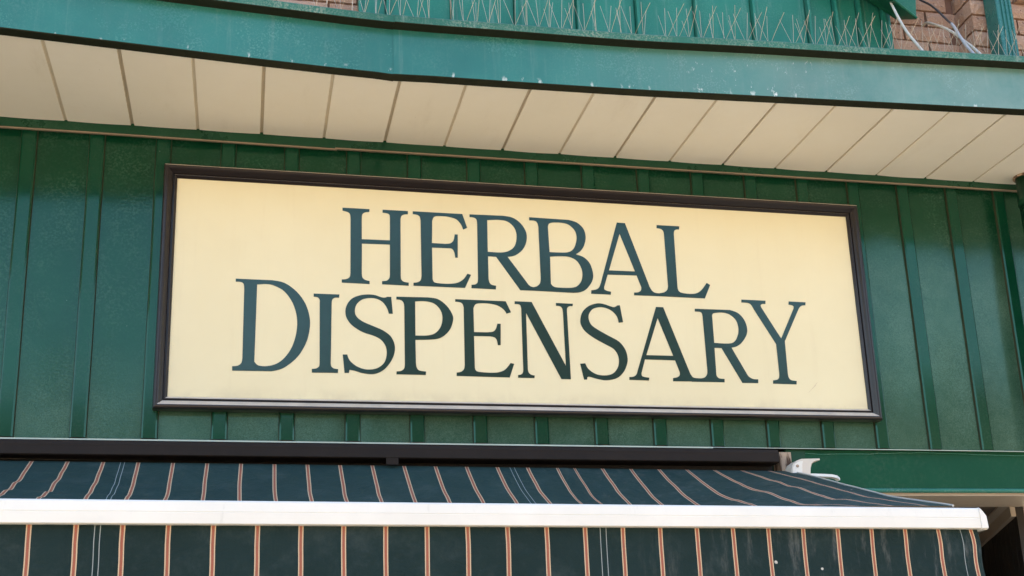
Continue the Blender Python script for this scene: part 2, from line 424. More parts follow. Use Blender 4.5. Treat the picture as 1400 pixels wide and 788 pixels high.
GLYPHS = [
  ('H', [[5465,6799,6387,6799,6379,6696,6350,6691,6308,6685,6263,6677,6226,6665,6198,6649,6174,6631,6155,6610,6140,6584,6130,6548,6126,6504,6125,6464,6123,6435,6124,5677,7083,5683,7087,6490,7086,6516,7084,6554,7080,6593,7071,6624,7058,6644,7041,6658,7019,6669,6993,6678,6955,6684,6909,6688,6865,6690,6835,6691,6835,6803,7712,6805,7711,6683,7686,6681,7650,6679,7611,6674,7577,6666,7549,6655,7524,6641,7502,6624,7484,6603,7472,6573,7463,6537,7458,6503,7454,6480,7446,4406,7448,4383,7449,4350,7453,4315,7462,4284,7475,4259,7493,4237,7515,4217,7544,4201,7584,4189,7635,4182,7683,4177,7716,4173,7715,4060,6809,4073,6809,4186,6838,4189,6879,4192,6923,4199,6961,4210,6990,4227,7016,4248,7038,4273,7055,4301,7066,4336,7072,4377,7074,4415,7076,4442,7082,5528,6128,5514,6125,4434,6128,4408,6131,4370,6136,4330,6146,4296,6160,4270,6178,4248,6200,4229,6227,4213,6266,4199,6313,4187,6358,4179,6389,4172,6389,4064,5456,4076,5455,4188,5486,4192,5531,4197,5580,4205,5620,4217,5652,4231,5679,4248,5703,4269,5721,4294,5733,4329,5739,4371,5742,4411,5744,4438,5742,6392,5740,6424,5738,6470,5733,6520,5725,6560,5713,6588,5698,6610,5678,6628,5650,6645,5608,6659,5554,6671,5502,6681,5466,6687]]),
  ('E', [[7880,6806,9621,6802,9785,6293,9642,6218,9629,6254,9612,6306,9589,6364,9561,6417,9528,6466,9491,6516,9447,6561,9394,6598,9329,6626,9253,6646,9174,6661,9097,6672,9020,6680,8941,6682,8865,6681,8799,6678,8744,6673,8696,6667,8655,6655,8621,6636,8595,6602,8577,6557,8564,6513,8555,6483,8534,5660,8993,5652,9030,5656,9082,5661,9138,5670,9184,5684,9219,5705,9247,5732,9272,5764,9293,5802,9310,5855,9323,5919,9332,5979,9339,6021,9446,6022,9428,5160,9343,5156,9337,5196,9329,5255,9319,5317,9305,5368,9289,5407,9271,5439,9249,5465,9223,5485,9187,5495,9144,5497,9103,5496,9075,5495,8536,5490,8539,4331,8546,4311,8555,4282,8570,4252,8592,4228,8622,4214,8658,4204,8702,4197,8758,4192,8831,4187,8917,4185,9008,4185,9093,4188,9171,4195,9248,4204,9320,4217,9387,4236,9448,4261,9503,4292,9553,4328,9601,4369,9648,4423,9693,4487,9731,4547,9758,4588,9880,4549,9657,4063,7876,4067,7877,4176,7906,4180,7948,4185,7993,4193,8031,4204,8060,4218,8087,4236,8109,4257,8127,4283,8140,4320,8149,4365,8154,4408,8158,4437,8150,6483,8146,6509,8141,6546,8134,6585,8122,6617,8107,6638,8089,6655,8066,6668,8039,6680,8000,6689,7954,6695,7910,6699,7879,6702]]),
  ('R', [[9881,6807,11084,6821,11148,6816,11239,6808,11340,6794,11431,6767,11512,6726,11591,6674,11665,6613,11730,6545,11787,6470,11837,6386,11878,6298,11905,6211,11918,6125,11917,6037,11907,5951,11888,5868,11863,5787,11829,5708,11787,5633,11738,5564,11679,5501,11611,5441,11540,5389,11470,5347,11396,5318,11318,5298,11248,5285,11199,5276,11825,4398,11841,4374,11864,4339,11890,4302,11916,4272,11940,4250,11964,4232,11990,4217,12021,4205,12062,4197,12110,4193,12154,4191,12185,4190,12180,4060,11610,4059,10785,5260,10498,5264,10496,4429,10500,4404,10507,4368,10515,4329,10526,4297,10539,4273,10554,4253,10572,4235,10597,4220,10633,4208,10679,4199,10723,4192,10753,4187,10741,4054,9884,4062,9887,4186,9913,4189,9950,4193,9990,4200,10023,4209,10048,4222,10069,4237,10087,4256,10101,4279,10111,4311,10116,4350,10119,4387,10121,4413,10144,6457,10142,6488,10140,6532,10136,6578,10126,6616,10112,6641,10093,6661,10070,6676,10042,6688,10003,6696,9955,6700,9910,6701,9879,6702], [10506,6623,10584,6631,10696,6643,10818,6653,10927,6656,11017,6653,11101,6645,11179,6629,11251,6601,11320,6558,11384,6503,11439,6439,11483,6371,11514,6299,11534,6220,11544,6138,11546,6055,11540,5967,11525,5875,11501,5786,11469,5710,11428,5646,11378,5593,11321,5547,11259,5509,11193,5479,11122,5457,11043,5441,10954,5430,10839,5426,10705,5428,10580,5432,10494,5435]]),
  ('B', [[12029,6820,13464,6799,13521,6788,13603,6771,13693,6748,13773,6715,13840,6670,13905,6615,13962,6553,14007,6486,14040,6412,14061,6332,14073,6248,14076,6165,14068,6081,14050,5995,14025,5912,13997,5838,13966,5775,13930,5719,13892,5669,13852,5624,13807,5583,13758,5547,13713,5517,13681,5497,13736,5481,13815,5459,13900,5430,13974,5392,14035,5346,14092,5293,14142,5231,14185,5160,14220,5072,14250,4972,14270,4870,14280,4777,14279,4696,14267,4621,14246,4550,14215,4479,14173,4404,14118,4327,14059,4257,14001,4198,13947,4155,13891,4122,13834,4097,13775,4077,13705,4060,13628,4050,13558,4043,13509,4039,12072,4060,12077,4190,12103,4196,12140,4205,12181,4218,12217,4236,12248,4258,12278,4286,12305,4317,12326,4352,12341,4397,12350,4450,12355,4499,12359,4533,12350,6465,12344,6495,12337,6540,12326,6586,12312,6624,12295,6650,12275,6670,12250,6686,12218,6697,12172,6703,12115,6703,12062,6701,12025,6700], [12720,5531,12699,6484,12704,6508,12712,6544,12724,6581,12744,6611,12773,6631,12808,6646,12850,6657,12902,6666,12965,6672,13039,6676,13117,6677,13191,6673,13260,6667,13328,6658,13393,6643,13455,6618,13516,6580,13574,6532,13627,6477,13669,6421,13700,6364,13722,6303,13735,6238,13741,6171,13738,6097,13726,6017,13708,5939,13686,5868,13663,5806,13635,5750,13603,5699,13565,5656,13523,5621,13476,5593,13423,5571,13361,5554,13286,5543,13201,5537,13113,5535,13028,5533,12942,5531,12854,5531,12775,5531], [12730,5359,12795,5366,12887,5375,12991,5384,13088,5390,13178,5394,13269,5396,13358,5393,13441,5380,13519,5356,13594,5325,13662,5283,13722,5229,13774,5158,13819,5074,13854,4983,13878,4895,13887,4807,13884,4718,13871,4631,13852,4553,13824,4484,13788,4421,13745,4367,13699,4321,13652,4287,13602,4262,13544,4245,13474,4230,13384,4220,13278,4215,13172,4213,13079,4214,13002,4215,12935,4219,12876,4226,12826,4239,12787,4263,12756,4294,12734,4325,12718,4347]]),
  ('A', [[15274,6799,15583,6793,16361,4384,16375,4357,16394,4317,16417,4276,16442,4241,16468,4216,16496,4195,16529,4177,16573,4164,16638,4157,16717,4154,16793,4153,16845,4153,16837,4043,15756,4040,15763,4145,15792,4146,15833,4148,15878,4152,15917,4160,15948,4173,15977,4190,16002,4210,16021,4233,16033,4261,16040,4295,16044,4326,16046,4348,15899,4794,14818,4778,14662,4312,14661,4295,14659,4270,14659,4244,14666,4222,14680,4206,14700,4193,14724,4182,14752,4171,14790,4162,14835,4153,14877,4146,14907,4141,14891,4028,14168,4035,14184,4166,14216,4171,14262,4178,14311,4187,14354,4200,14388,4215,14418,4233,14445,4255,14469,4282,14493,4320,14514,4368,14532,4412,14545,4443], [15353,6368,15845,4948,14877,4945]]),
  ('L', [[16786,6784,17658,6780,17640,6656,17620,6656,17591,6657,17560,6656,17532,6650,17508,6640,17485,6628,17465,6611,17449,6589,17438,6557,17432,6518,17428,6481,17425,6455,17414,4428,17417,4402,17420,4365,17428,4325,17440,4292,17457,4267,17476,4246,17504,4228,17544,4213,17603,4200,17677,4189,17756,4182,17831,4179,17903,4179,17975,4183,18045,4192,18110,4209,18169,4233,18224,4265,18276,4304,18330,4351,18389,4418,18452,4499,18508,4576,18547,4629,18675,4551,18428,4028,16701,4042,16709,4156,16744,4163,16794,4172,16848,4185,16894,4200,16931,4220,16964,4243,16992,4269,17015,4297,17032,4332,17044,4373,17051,4410,17057,4436,17045,6459,17041,6481,17036,6513,17028,6547,17016,6575,17000,6596,16980,6614,16956,6629,16929,6641,16892,6650,16847,6655,16806,6659,16777,6661]]),
  ('D', [[1994,4067,3178,4062,3249,4053,3351,4041,3465,4021,3574,3984,3676,3929,3780,3860,3881,3779,3974,3693,4058,3599,4136,3497,4206,3389,4266,3279,4315,3165,4355,3047,4386,2928,4408,2814,4422,2707,4426,2604,4423,2500,4413,2393,4398,2279,4376,2162,4346,2043,4306,1925,4255,1804,4193,1681,4125,1563,4052,1456,3971,1359,3882,1270,3793,1192,3712,1126,3642,1075,3579,1037,3518,1008,3456,982,3387,960,3313,943,3247,931,3201,922,1970,914,1966,1063,1997,1065,2043,1068,2092,1074,2134,1085,2169,1102,2201,1123,2228,1149,2250,1179,2264,1218,2272,1264,2276,1308,2280,1338,2274,3740,2271,3770,2267,3813,2260,3859,2249,3894,2233,3918,2213,3935,2190,3947,2161,3957,2121,3961,2073,3962,2028,3960,1997,3959], [2686,3890,2745,3896,2830,3907,2923,3916,3007,3917,3076,3913,3139,3903,3202,3887,3270,3862,3345,3830,3424,3791,3504,3741,3579,3677,3653,3596,3725,3500,3791,3396,3849,3286,3897,3172,3938,3050,3970,2925,3992,2799,4004,2672,4007,2544,4001,2415,3987,2286,3965,2154,3934,2020,3895,1891,3852,1772,3801,1665,3744,1566,3682,1477,3621,1398,3560,1330,3498,1274,3434,1226,3367,1185,3295,1152,3219,1126,3143,1108,3069,1095,2995,1089,2920,1090,2850,1097,2791,1111,2745,1137,2709,1174,2681,1210,2660,1235]]),
  ('I', [[4530,3649,5379,3650,5371,3536,5346,3536,5309,3537,5270,3536,5237,3530,5210,3520,5186,3505,5165,3487,5149,3465,5138,3434,5132,3396,5130,3361,5127,3336,5113,1254,5115,1232,5117,1201,5122,1167,5131,1139,5145,1118,5163,1100,5185,1085,5211,1072,5245,1063,5288,1056,5328,1052,5355,1048,5347,919,4502,908,4500,1036,4527,1039,4566,1043,4608,1049,4643,1058,4671,1071,4696,1086,4718,1106,4734,1129,4744,1162,4748,1203,4749,1241,4750,1268,4733,3321,4733,3343,4734,3375,4733,3409,4727,3439,4716,3464,4701,3487,4682,3507,4660,3522,4629,3530,4591,3534,4556,3535,4532,3535]]),
  ('S', [[7117,3638,7168,3037,7033,3032,7023,3071,7008,3126,6989,3187,6966,3243,6939,3294,6907,3343,6871,3390,6832,3430,6790,3465,6743,3495,6694,3519,6643,3539,6589,3553,6532,3563,6473,3567,6411,3565,6344,3559,6272,3546,6201,3528,6138,3501,6082,3464,6030,3418,5986,3368,5950,3316,5925,3262,5908,3205,5899,3147,5896,3092,5899,3041,5907,2991,5924,2942,5951,2896,5989,2851,6038,2808,6095,2766,6160,2727,6234,2689,6319,2654,6407,2619,6494,2584,6579,2549,6666,2515,6751,2480,6828,2441,6900,2398,6966,2353,7027,2304,7079,2251,7124,2191,7161,2127,7190,2060,7212,1991,7226,1923,7233,1852,7231,1780,7223,1707,7207,1631,7184,1553,7153,1475,7116,1399,7072,1322,7019,1245,6963,1173,6907,1111,6851,1060,6793,1018,6735,983,6678,954,6622,932,6568,916,6511,906,6450,901,6381,901,6307,907,6232,917,6161,929,6095,944,6031,964,5970,983,5914,1000,5859,1013,5806,1024,5761,1032,5729,1038,5709,930,5566,923,5501,1558,5649,1562,5659,1528,5672,1479,5692,1425,5720,1374,5758,1327,5806,1279,5858,1234,5914,1194,5972,1159,6034,1129,6098,1103,6161,1084,6223,1070,6285,1063,6347,1061,6409,1064,6472,1071,6536,1083,6598,1101,6657,1126,6715,1161,6772,1203,6823,1252,6866,1305,6898,1364,6922,1430,6939,1499,6950,1568,6956,1639,6955,1712,6947,1783,6931,1851,6906,1916,6872,1978,6832,2036,6785,2088,6733,2131,6674,2168,6609,2201,6535,2233,6449,2263,6353,2289,6254,2317,6160,2353,6070,2398,5982,2450,5899,2505,5827,2561,5767,2618,5716,2677,5674,2737,5640,2796,5613,2856,5595,2916,5585,2976,5580,3037,5582,3098,5589,3160,5603,3221,5625,3281,5654,3342,5691,3402,5734,3459,5782,3509,5838,3551,5899,3585,5965,3615,6033,3639,6104,3660,6180,3675,6255,3685,6327,3692,6394,3693,6458,3691,6520,3684,6580,3675,6637,3660,6693,3640,6745,3621,6790,3607,6828,3601,6858,3599,6885,3600,6909,3603,6932,3609,6952,3618,6969,3627,6981,3633]]),
  ('P', [[7291,3650,8368,3666,8431,3661,8521,3655,8621,3642,8712,3616,8793,3574,8871,3519,8945,3455,9011,3388,9070,3315,9123,3234,9167,3153,9199,3080,9219,3020,9227,2968,9226,2916,9217,2856,9200,2781,9176,2699,9143,2615,9103,2539,9053,2467,8994,2399,8929,2337,8862,2286,8799,2246,8736,2216,8661,2193,8561,2174,8409,2159,8222,2148,8044,2141,7922,2136,7930,1333,7933,1305,7937,1264,7943,1220,7954,1181,7967,1150,7982,1121,8004,1095,8037,1074,8089,1059,8157,1049,8223,1042,8268,1037,8258,919,7272,917,7281,1021,7308,1023,7348,1026,7390,1032,7428,1042,7459,1057,7488,1076,7513,1099,7533,1127,7546,1164,7553,1209,7557,1251,7559,1280,7556,3310,7553,3336,7549,3372,7542,3411,7531,3444,7516,3470,7498,3494,7475,3514,7447,3530,7409,3541,7363,3546,7320,3549,7290,3551], [7929,3504,7993,3510,8086,3518,8188,3524,8280,3523,8361,3514,8439,3501,8513,3480,8580,3449,8643,3404,8701,3349,8752,3287,8792,3222,8822,3155,8842,3083,8853,3009,8856,2933,8850,2854,8835,2771,8812,2690,8782,2617,8743,2550,8696,2488,8643,2433,8585,2388,8524,2355,8458,2332,8386,2316,8307,2303,8209,2295,8098,2292,7995,2292,7924,2291]]),
  ('E', [[9308,3643,11074,3633,11253,3236,11089,3181,11078,3205,11062,3239,11039,3277,11008,3314,10967,3352,10918,3392,10861,3429,10800,3460,10733,3483,10658,3501,10581,3514,10505,3523,10429,3529,10351,3531,10276,3529,10209,3525,10152,3521,10100,3515,10056,3505,10018,3487,9988,3454,9965,3411,9947,3369,9935,3340,9935,2480,10392,2486,10428,2490,10480,2495,10536,2502,10582,2514,10616,2530,10643,2548,10668,2572,10690,2605,10712,2653,10731,2714,10748,2771,10759,2811,10874,2807,10850,2039,10749,2036,10745,2070,10740,2120,10732,2173,10720,2216,10705,2248,10687,2274,10665,2295,10639,2313,10604,2326,10561,2334,10521,2339,10493,2343,9931,2338,9932,1209,9938,1189,9945,1159,9958,1128,9979,1104,10007,1089,10041,1079,10086,1072,10144,1066,10226,1060,10326,1056,10429,1053,10518,1054,10591,1056,10654,1061,10713,1068,10770,1081,10826,1098,10880,1118,10931,1144,10982,1180,11037,1235,11094,1304,11144,1371,11179,1416,11300,1385,11128,898,9302,910,9304,1028,9334,1034,9377,1041,9423,1052,9462,1066,9492,1084,9518,1105,9541,1129,9558,1157,9571,1194,9579,1237,9583,1278,9587,1306,9595,3349,9589,3374,9581,3410,9570,3448,9556,3478,9540,3498,9523,3512,9501,3522,9473,3532,9434,3539,9385,3545,9338,3548,9306,3551]]),
  ('N', [[11391,3646,11996,3643,13122,1364,13107,3282,13105,3311,13102,3354,13097,3399,13088,3436,13076,3464,13061,3488,13042,3507,13018,3523,12982,3532,12938,3536,12895,3538,12866,3539,12871,3641,13481,3634,13469,3549,13445,3547,13412,3546,13376,3543,13345,3535,13321,3523,13300,3506,13282,3487,13268,3465,13260,3438,13256,3405,13255,3375,13254,3354,13280,884,12941,885,11783,3233,11771,1191,11775,1172,11781,1143,11789,1112,11801,1085,11817,1064,11836,1045,11858,1028,11883,1014,11913,1005,11949,999,11982,995,12005,992,11992,897,11418,897,11422,995,11441,997,11468,1000,11498,1006,11524,1014,11544,1027,11564,1042,11580,1060,11593,1080,11602,1107,11606,1138,11608,1167,11610,1187,11617,3381,11613,3404,11608,3437,11601,3472,11591,3499,11580,3516,11567,3527,11550,3535,11528,3541,11495,3544,11454,3545,11414,3544,11387,3544]]),
  ('S', [[15202,3645,15285,3015,15123,2992,15116,3033,15107,3093,15092,3158,15070,3218,15038,3271,14998,3323,14953,3371,14904,3413,14849,3450,14790,3481,14728,3506,14666,3526,14605,3538,14544,3544,14483,3544,14423,3539,14364,3529,14305,3515,14249,3495,14199,3468,14155,3432,14116,3388,14083,3341,14058,3293,14040,3245,14029,3195,14025,3144,14029,3092,14041,3037,14060,2980,14087,2924,14123,2873,14169,2827,14224,2786,14287,2746,14356,2703,14432,2658,14517,2612,14606,2564,14697,2515,14795,2466,14898,2415,14998,2362,15082,2306,15149,2245,15204,2181,15249,2115,15288,2047,15319,1977,15342,1905,15358,1833,15367,1763,15371,1696,15369,1632,15360,1567,15342,1499,15316,1422,15281,1341,15239,1261,15191,1189,15138,1123,15078,1063,15011,1009,14937,965,14850,931,14753,905,14654,888,14561,878,14475,878,14392,888,14313,903,14237,918,14159,936,14083,957,14014,977,13959,989,13921,991,13898,986,13883,979,13871,974,13858,888,13750,885,13636,1454,13819,1472,13836,1434,13859,1379,13890,1319,13930,1266,13982,1219,14044,1172,14112,1131,14181,1099,14254,1076,14330,1062,14408,1055,14483,1054,14559,1059,14634,1069,14706,1087,14770,1113,14826,1148,14876,1192,14919,1241,14956,1292,14986,1343,15010,1397,15028,1453,15039,1513,15046,1576,15048,1643,15043,1710,15029,1775,15005,1839,14974,1902,14935,1961,14889,2013,14837,2054,14779,2087,14712,2120,14633,2160,14536,2211,14424,2269,14310,2330,14207,2389,14117,2447,14032,2505,13956,2563,13891,2622,13839,2681,13798,2741,13766,2801,13742,2860,13726,2915,13719,2968,13720,3023,13726,3081,13739,3146,13757,3216,13784,3286,13819,3351,13865,3412,13922,3470,13985,3524,14050,3569,14120,3607,14196,3638,14271,3662,14343,3679,14407,3688,14466,3689,14525,3684,14586,3675,14653,3659,14723,3637,14790,3613,14848,3595,14892,3583,14927,3573,14957,3568,14988,3569,15023,3581,15057,3601,15087,3622,15108,3637]]),
  ('A', [[16545,3633,16817,3634,17624,1270,17633,1246,17646,1211,17662,1173,17681,1139,17700,1111,17719,1085,17746,1062,17787,1045,17854,1035,17940,1031,18022,1030,18079,1029,18070,914,16989,899,16998,1017,17028,1023,17072,1030,17118,1039,17157,1052,17188,1067,17215,1086,17237,1106,17253,1129,17261,1157,17263,1189,17262,1219,17261,1239,17122,1665,16004,1670,15842,1161,15842,1144,15843,1120,15846,1094,15854,1074,15868,1060,15886,1049,15910,1040,15940,1032,15982,1025,16035,1018,16085,1013,16120,1010,16100,905,15385,914,15392,1019,15418,1020,15455,1020,15497,1024,15533,1031,15565,1043,15596,1059,15624,1079,15648,1104,15668,1137,15684,1179,15697,1218,15706,1245], [16579,3218,17062,1832,16068,1831]]),
  ('R', [[18013,3621,19359,3624,19416,3608,19498,3586,19587,3556,19664,3516,19729,3464,19788,3403,19841,3334,19884,3261,19917,3183,19942,3097,19958,3011,19965,2931,19963,2861,19951,2796,19931,2733,19902,2668,19863,2599,19814,2528,19761,2461,19709,2403,19658,2355,19607,2316,19555,2283,19503,2255,19446,2233,19387,2217,19333,2206,19296,2198,19775,1282,19788,1256,19806,1219,19830,1178,19858,1144,19892,1117,19931,1092,19973,1071,20018,1055,20069,1047,20126,1045,20178,1046,20214,1046,20200,902,19596,898,18911,2172,18644,2174,18633,1254,18633,1232,18632,1202,18634,1168,18642,1139,18656,1113,18674,1087,18698,1065,18729,1048,18776,1038,18836,1034,18893,1032,18932,1030,18921,905,17682,900,17691,1024,17733,1023,17793,1020,17861,1019,17925,1020,17988,1025,18052,1032,18113,1042,18163,1058,18203,1081,18233,1109,18257,1141,18277,1176,18290,1217,18298,1264,18301,1308,18304,1338,18287,3347,18284,3370,18279,3403,18273,3438,18263,3465,18252,3482,18239,3494,18222,3503,18195,3509,18152,3514,18096,3516,18042,3516,18005,3517], [18650,2361,18654,3384,18660,3402,18667,3428,18684,3455,18719,3477,18781,3492,18863,3504,18952,3511,19035,3512,19109,3508,19182,3500,19252,3484,19320,3456,19388,3413,19457,3358,19518,3295,19566,3226,19597,3149,19616,3063,19626,2976,19628,2896,19622,2825,19607,2757,19586,2694,19561,2634,19534,2575,19503,2519,19466,2468,19422,2427,19374,2396,19323,2374,19259,2359,19175,2349,19051,2346,18897,2350,18751,2357]]),
  ('Y', [[19838,4040,20783,4034,20766,3908,20741,3907,20706,3906,20668,3904,20637,3898,20615,3888,20595,3876,20581,3861,20573,3843,20575,3818,20584,3789,20595,3762,20603,3743,21256,2602,21860,3766,21864,3781,21870,3804,21875,3829,21873,3849,21865,3863,21852,3876,21835,3886,21813,3895,21782,3902,21744,3907,21707,3911,21681,3914,21694,4041,22367,4033,22349,3915,22324,3914,22288,3913,22248,3909,22213,3900,22183,3887,22156,3870,22130,3849,22105,3823,22079,3788,22053,3744,22030,3703,22014,3675,21388,2502,21380,1274,21382,1248,21386,1210,21393,1169,21404,1134,21419,1106,21437,1081,21460,1060,21492,1043,21540,1032,21601,1025,21660,1022,21700,1019,21681,888,20773,896,20785,1017,20819,1022,20867,1030,20918,1040,20958,1054,20985,1072,21004,1093,21019,1119,21031,1149,21039,1189,21044,1237,21046,1282,21048,1313,21038,2382,20289,3683,20275,3715,20255,3761,20231,3809,20206,3848,20183,3873,20159,3891,20130,3905,20090,3915,20029,3923,19952,3927,19879,3928,19828,3929]]),
]

# ================================================================== SETTING
g = MB().quad((-300, -300, -Z0), (300, -300, -Z0), (300, 300, -Z0), (-300, 300, -Z0)).build('ground', M_pave)
setp(g, kind='structure')
r = MB().quad((-300, -15.5, -Z0 + 0.004), (300, -15.5, -Z0 + 0.004), (300, -8.5, -Z0 + 0.004), (-300, -8.5, -Z0 + 0.004)).build('road', M_road)
setp(r, kind='structure')
kb = MB().box(-60, 60, -8.5, -8.36, -Z0, -Z0 + 0.12).build('kerb', M_pave)
setp(kb, kind='structure')

# buildings across the street (the sky above them and their fronts mirror in the paint)
def far_building(x0, x1, h, mat, label, floors, nwin):
    t = thing('street_building', (0.5 * (x0 + x1), -21, -Z0), label, 'building', 'buildings across the street')
    MB().box(x0, x1, -29, -21, -Z0, -Z0 + h).build('wall', mat, t)
    MB().box(x0 - 0.2, x1 + 0.2, -29.2, -20.75, -Z0 + h, -Z0 + h + 0.35).build('cornice', M_roofm, t)
    ww = (x1 - x0) / nwin
    for fl in range(floors):
        for k in range(nwin):
            a = x0 + ww * (k + 0.28); b = x0 + ww * (k + 0.72)
            z = -Z0 + 1.0 + fl * 3.1
            wn = MB().box(a - 0.08, b + 0.08, -21.02, -20.93, z - 0.08, z + 1.68).build('window', M_plaster, t)
            MB().box(a, b, -20.96, -20.92, z, z + 1.6).build('pane', M_glass, wn)
far_building(-14, 2.5, 7.4, M_plaster, 'low tan building across the street facing the left of the sign', 2, 6)
far_building(2.7, 10.6, 10.4, M_redbrick, 'tall red brick building across the street facing the sign', 3, 3)
far_building(10.8, 26, 8.3, M_plaster, 'long tan building at the right end across the street', 2, 6)

# ================================================================== CLAD WALL
RIB0, RSP, RW = -0.2625, 0.2122, 0.039
YP, YR = 0.028, 0.015
def wbot(x): return -0.1305 - 0.0033 * (x + 0.487)
WTOP = 0.931
wall = thing('ribbed_metal_wall', (1.2, 0.03, -0.14), 'dark green ribbed metal cladding behind the framed sign', 'wall')
i0 = int(math.floor((XL - RIB0) / RSP)); i1 = int(math.ceil((XR - RIB0) / RSP))
for i in range(i0, i1):
    a = RIB0 + i * RSP + RW / 2 + 0.006; b = RIB0 + (i + 1) * RSP - RW / 2 - 0.006
    m = MB(); nx, nzv = 7, 14
    for jz in range(nzv + 1):
        for jx in range(nx + 1):
            x = a - 0.003 + (b - a + 0.006) * jx / nx
            z0 = wbot(x); z = z0 + (WTOP - z0) * jz / nzv
            dy = 0.0022 * nz(x * 7, z * 2.6, i * 3.1) + 0.0016 * math.sin(math.pi * jx / nx) * nz(i * 1.7, z * 1.3)
            if jx in (0, nx): dy = 0
            m.v.append((x, YP + dy, z))
    for jz in range(nzv):
        for jx in range(nx):
            k = jz * (nx + 1) + jx
            m.f.append((k, k + 1, k + nx + 2, k + nx + 1))
    m.build('panel', M_pan, wall, smooth=True, fix=False)
for i in range(i0, i1 + 1):
    c = RIB0 + i * RSP; h = RW / 2
    prof = [(-h - 0.007, YP + 0.001), (-h - 0.004, YR + 0.004), (-h + 0.001, YR), (h - 0.001, YR), (h + 0.004, YR + 0.004), (h + 0.007, YP + 0.001)]
    rings = []
    for jz in range(11):
        z = wbot(c) + 0.001 + (WTOP - 0.002 - wbot(c)) * jz / 10
        wob = 0.0016 * nz(c * 3, z * 3.0)
        rings.append([(c + px + wob, py + 0.6 * wob, z) for px, py in prof])
    MB().loft(rings, closed=False).build('rib', M_rib, wall, mat2=M_side, sel=lambda p: abs(p.normal.x) > 0.75)
# drip edge under the cladding, two lengths
for a, b, dz, hh, yf, m in ((XL, 1.808, 0, 0.0046, -0.052, M_drip), (1.811, XR, -0.001, 0.0022, 0.006, M_drip)):
    mm = MB(); sl = (0.020 - yf) * 0.235
    rings = [[(x, yf, wbot(x) + dz - sl), (x, yf, wbot(x) + dz - hh - sl), (x, 0.027, wbot(x) + dz - hh), (x, 0.027, wbot(x) + dz)] for x in (a, b)]
    mm.loft(rings).build('drip_edge', m, wall)
# top trim under the soffit, two lengths
def ztrim(x): return 0.899 - 0.0055 * max(0, min(1, (x - 0.0) / 0.5)) if x < 0.527 else 0.900
for a, b, dz in ((XL, 0.526, 0.0), (0.520, XR, 0.004)):
    rings = []; lip = []
    n = 12
    for k in range(n + 1):
        x = a + (b - a) * k / n
        zb = (0.897 - 0.004 * max(0, x + 0.2)) if dz == 0 else 0.897 + 0.0028 * (x - 0.5)
        yo = -0.004 - dz * 0.3
        rings.append([(x, yo, 0.941), (x, yo, zb + 0.003), (x, 0.012, zb + 0.003), (x, 0.012, 0.941)])
        lip.append([(x, yo - 0.003, zb + 0.0035), (x, yo - 0.0045, zb + 0.001), (x, yo - 0.003, zb - 0.001), (x, 0.003, zb - 0.0005), (x, 0.003, zb + 0.0027), (x, yo - 0.0005, zb + 0.0035)])
    t = MB().loft(rings).build('top_trim', M_trim, wall)
    MB().loft(lip).build('trim_lip', M_edge, t)

# ================================================================== CANOPY (soffit + fascia)
can = thing('canopy', (1.2, -0.3, 0.93), 'teal metal canopy with cream panelled soffit above the sign', 'canopy')
SX0, SSP = -0.357, 0.2106
FY = [(-2.2, -0.735), (-0.465, -0.583), (0.034, -0.541), (0.246, -0.523), (0.55, -0.502), (0.72, -0.499), (1.042, -0.506), (1.479, -0.520), (1.904, -0.545), (2.36, -0.570), (2.834, -0.597), (3.8, -0.652)]
def fy(x): return smoothT(FY, x, 0.10)
ZS = 0.9334
i0 = int(math.floor((XL - SX0) / SSP)); i1 = int(math.ceil((XR - SX0) / SSP))
for i in range(i0, i1):
    a = SX0 + i * SSP
    wide = 0.0085 if i % 2 == 0 else 0.0075
    dep = 0.0065 if i % 2 == 0 else 0.0035
    sag = 0.0012 * nz(i * 2.3, 0.5)
    prof = [(0.0006, ZS + 0.012), (0.0006, ZS + 0.0015), (0.002, ZS)] + [(0.002 + (SSP - wide - 0.004) * k / 6, ZS - 0.0015 * math.sin(math.pi * k / 6) + sag * math.sin(math.pi * k / 6)) for k in range(1, 6)] + [
            (SSP - wide - 0.002, ZS), (SSP - wide, ZS + dep), (SSP + 0.0002, ZS + dep), (SSP + 0.0002, ZS + 0.012)]
    y0 = fy(a + SSP / 2) + 0.012
    rings = [[(a + px, y, pz + 0.0006 * nz(i * 5.1, y * 6)) for px, pz in prof] for y in (y0, -0.42, -0.28, -0.14, -0.0068)]
    MB().loft(rings).build('soffit_panel', M_soffit, can, mat2=M_gap if i % 2 == 0 else M_gap2, sel=lambda p, w=wide, a=a: p.center.x + 1.2 > a + SSP - w - 0.0025)
def section(x):
    y = fy(x)
    return [(y + 0.046, ZS - 0.0006), (y + 0.044, ZS - 0.005), (y + 0.003, ZS - 0.0065), (y, ZS - 0.004), (y, 1.02), (y + 0.001, 1.090), (y + 0.012, 1.092), (y + 0.012, 0.96), (y + 0.046, 0.95)]
def lipsec(x):
    y = fy(x); d = 0.003 * nz(x * 2.1, 4.4)
    return [(y + 0.010, 1.083 + d), (y - 0.036, 1.086 + d), (y - 0.038, 1.088 + d), (y - 0.040, 1.109 + d), (y - 0.036, 1.113 + d), (y - 0.012, 1.114 + d), (y + 0.010, 1.108 + d)]
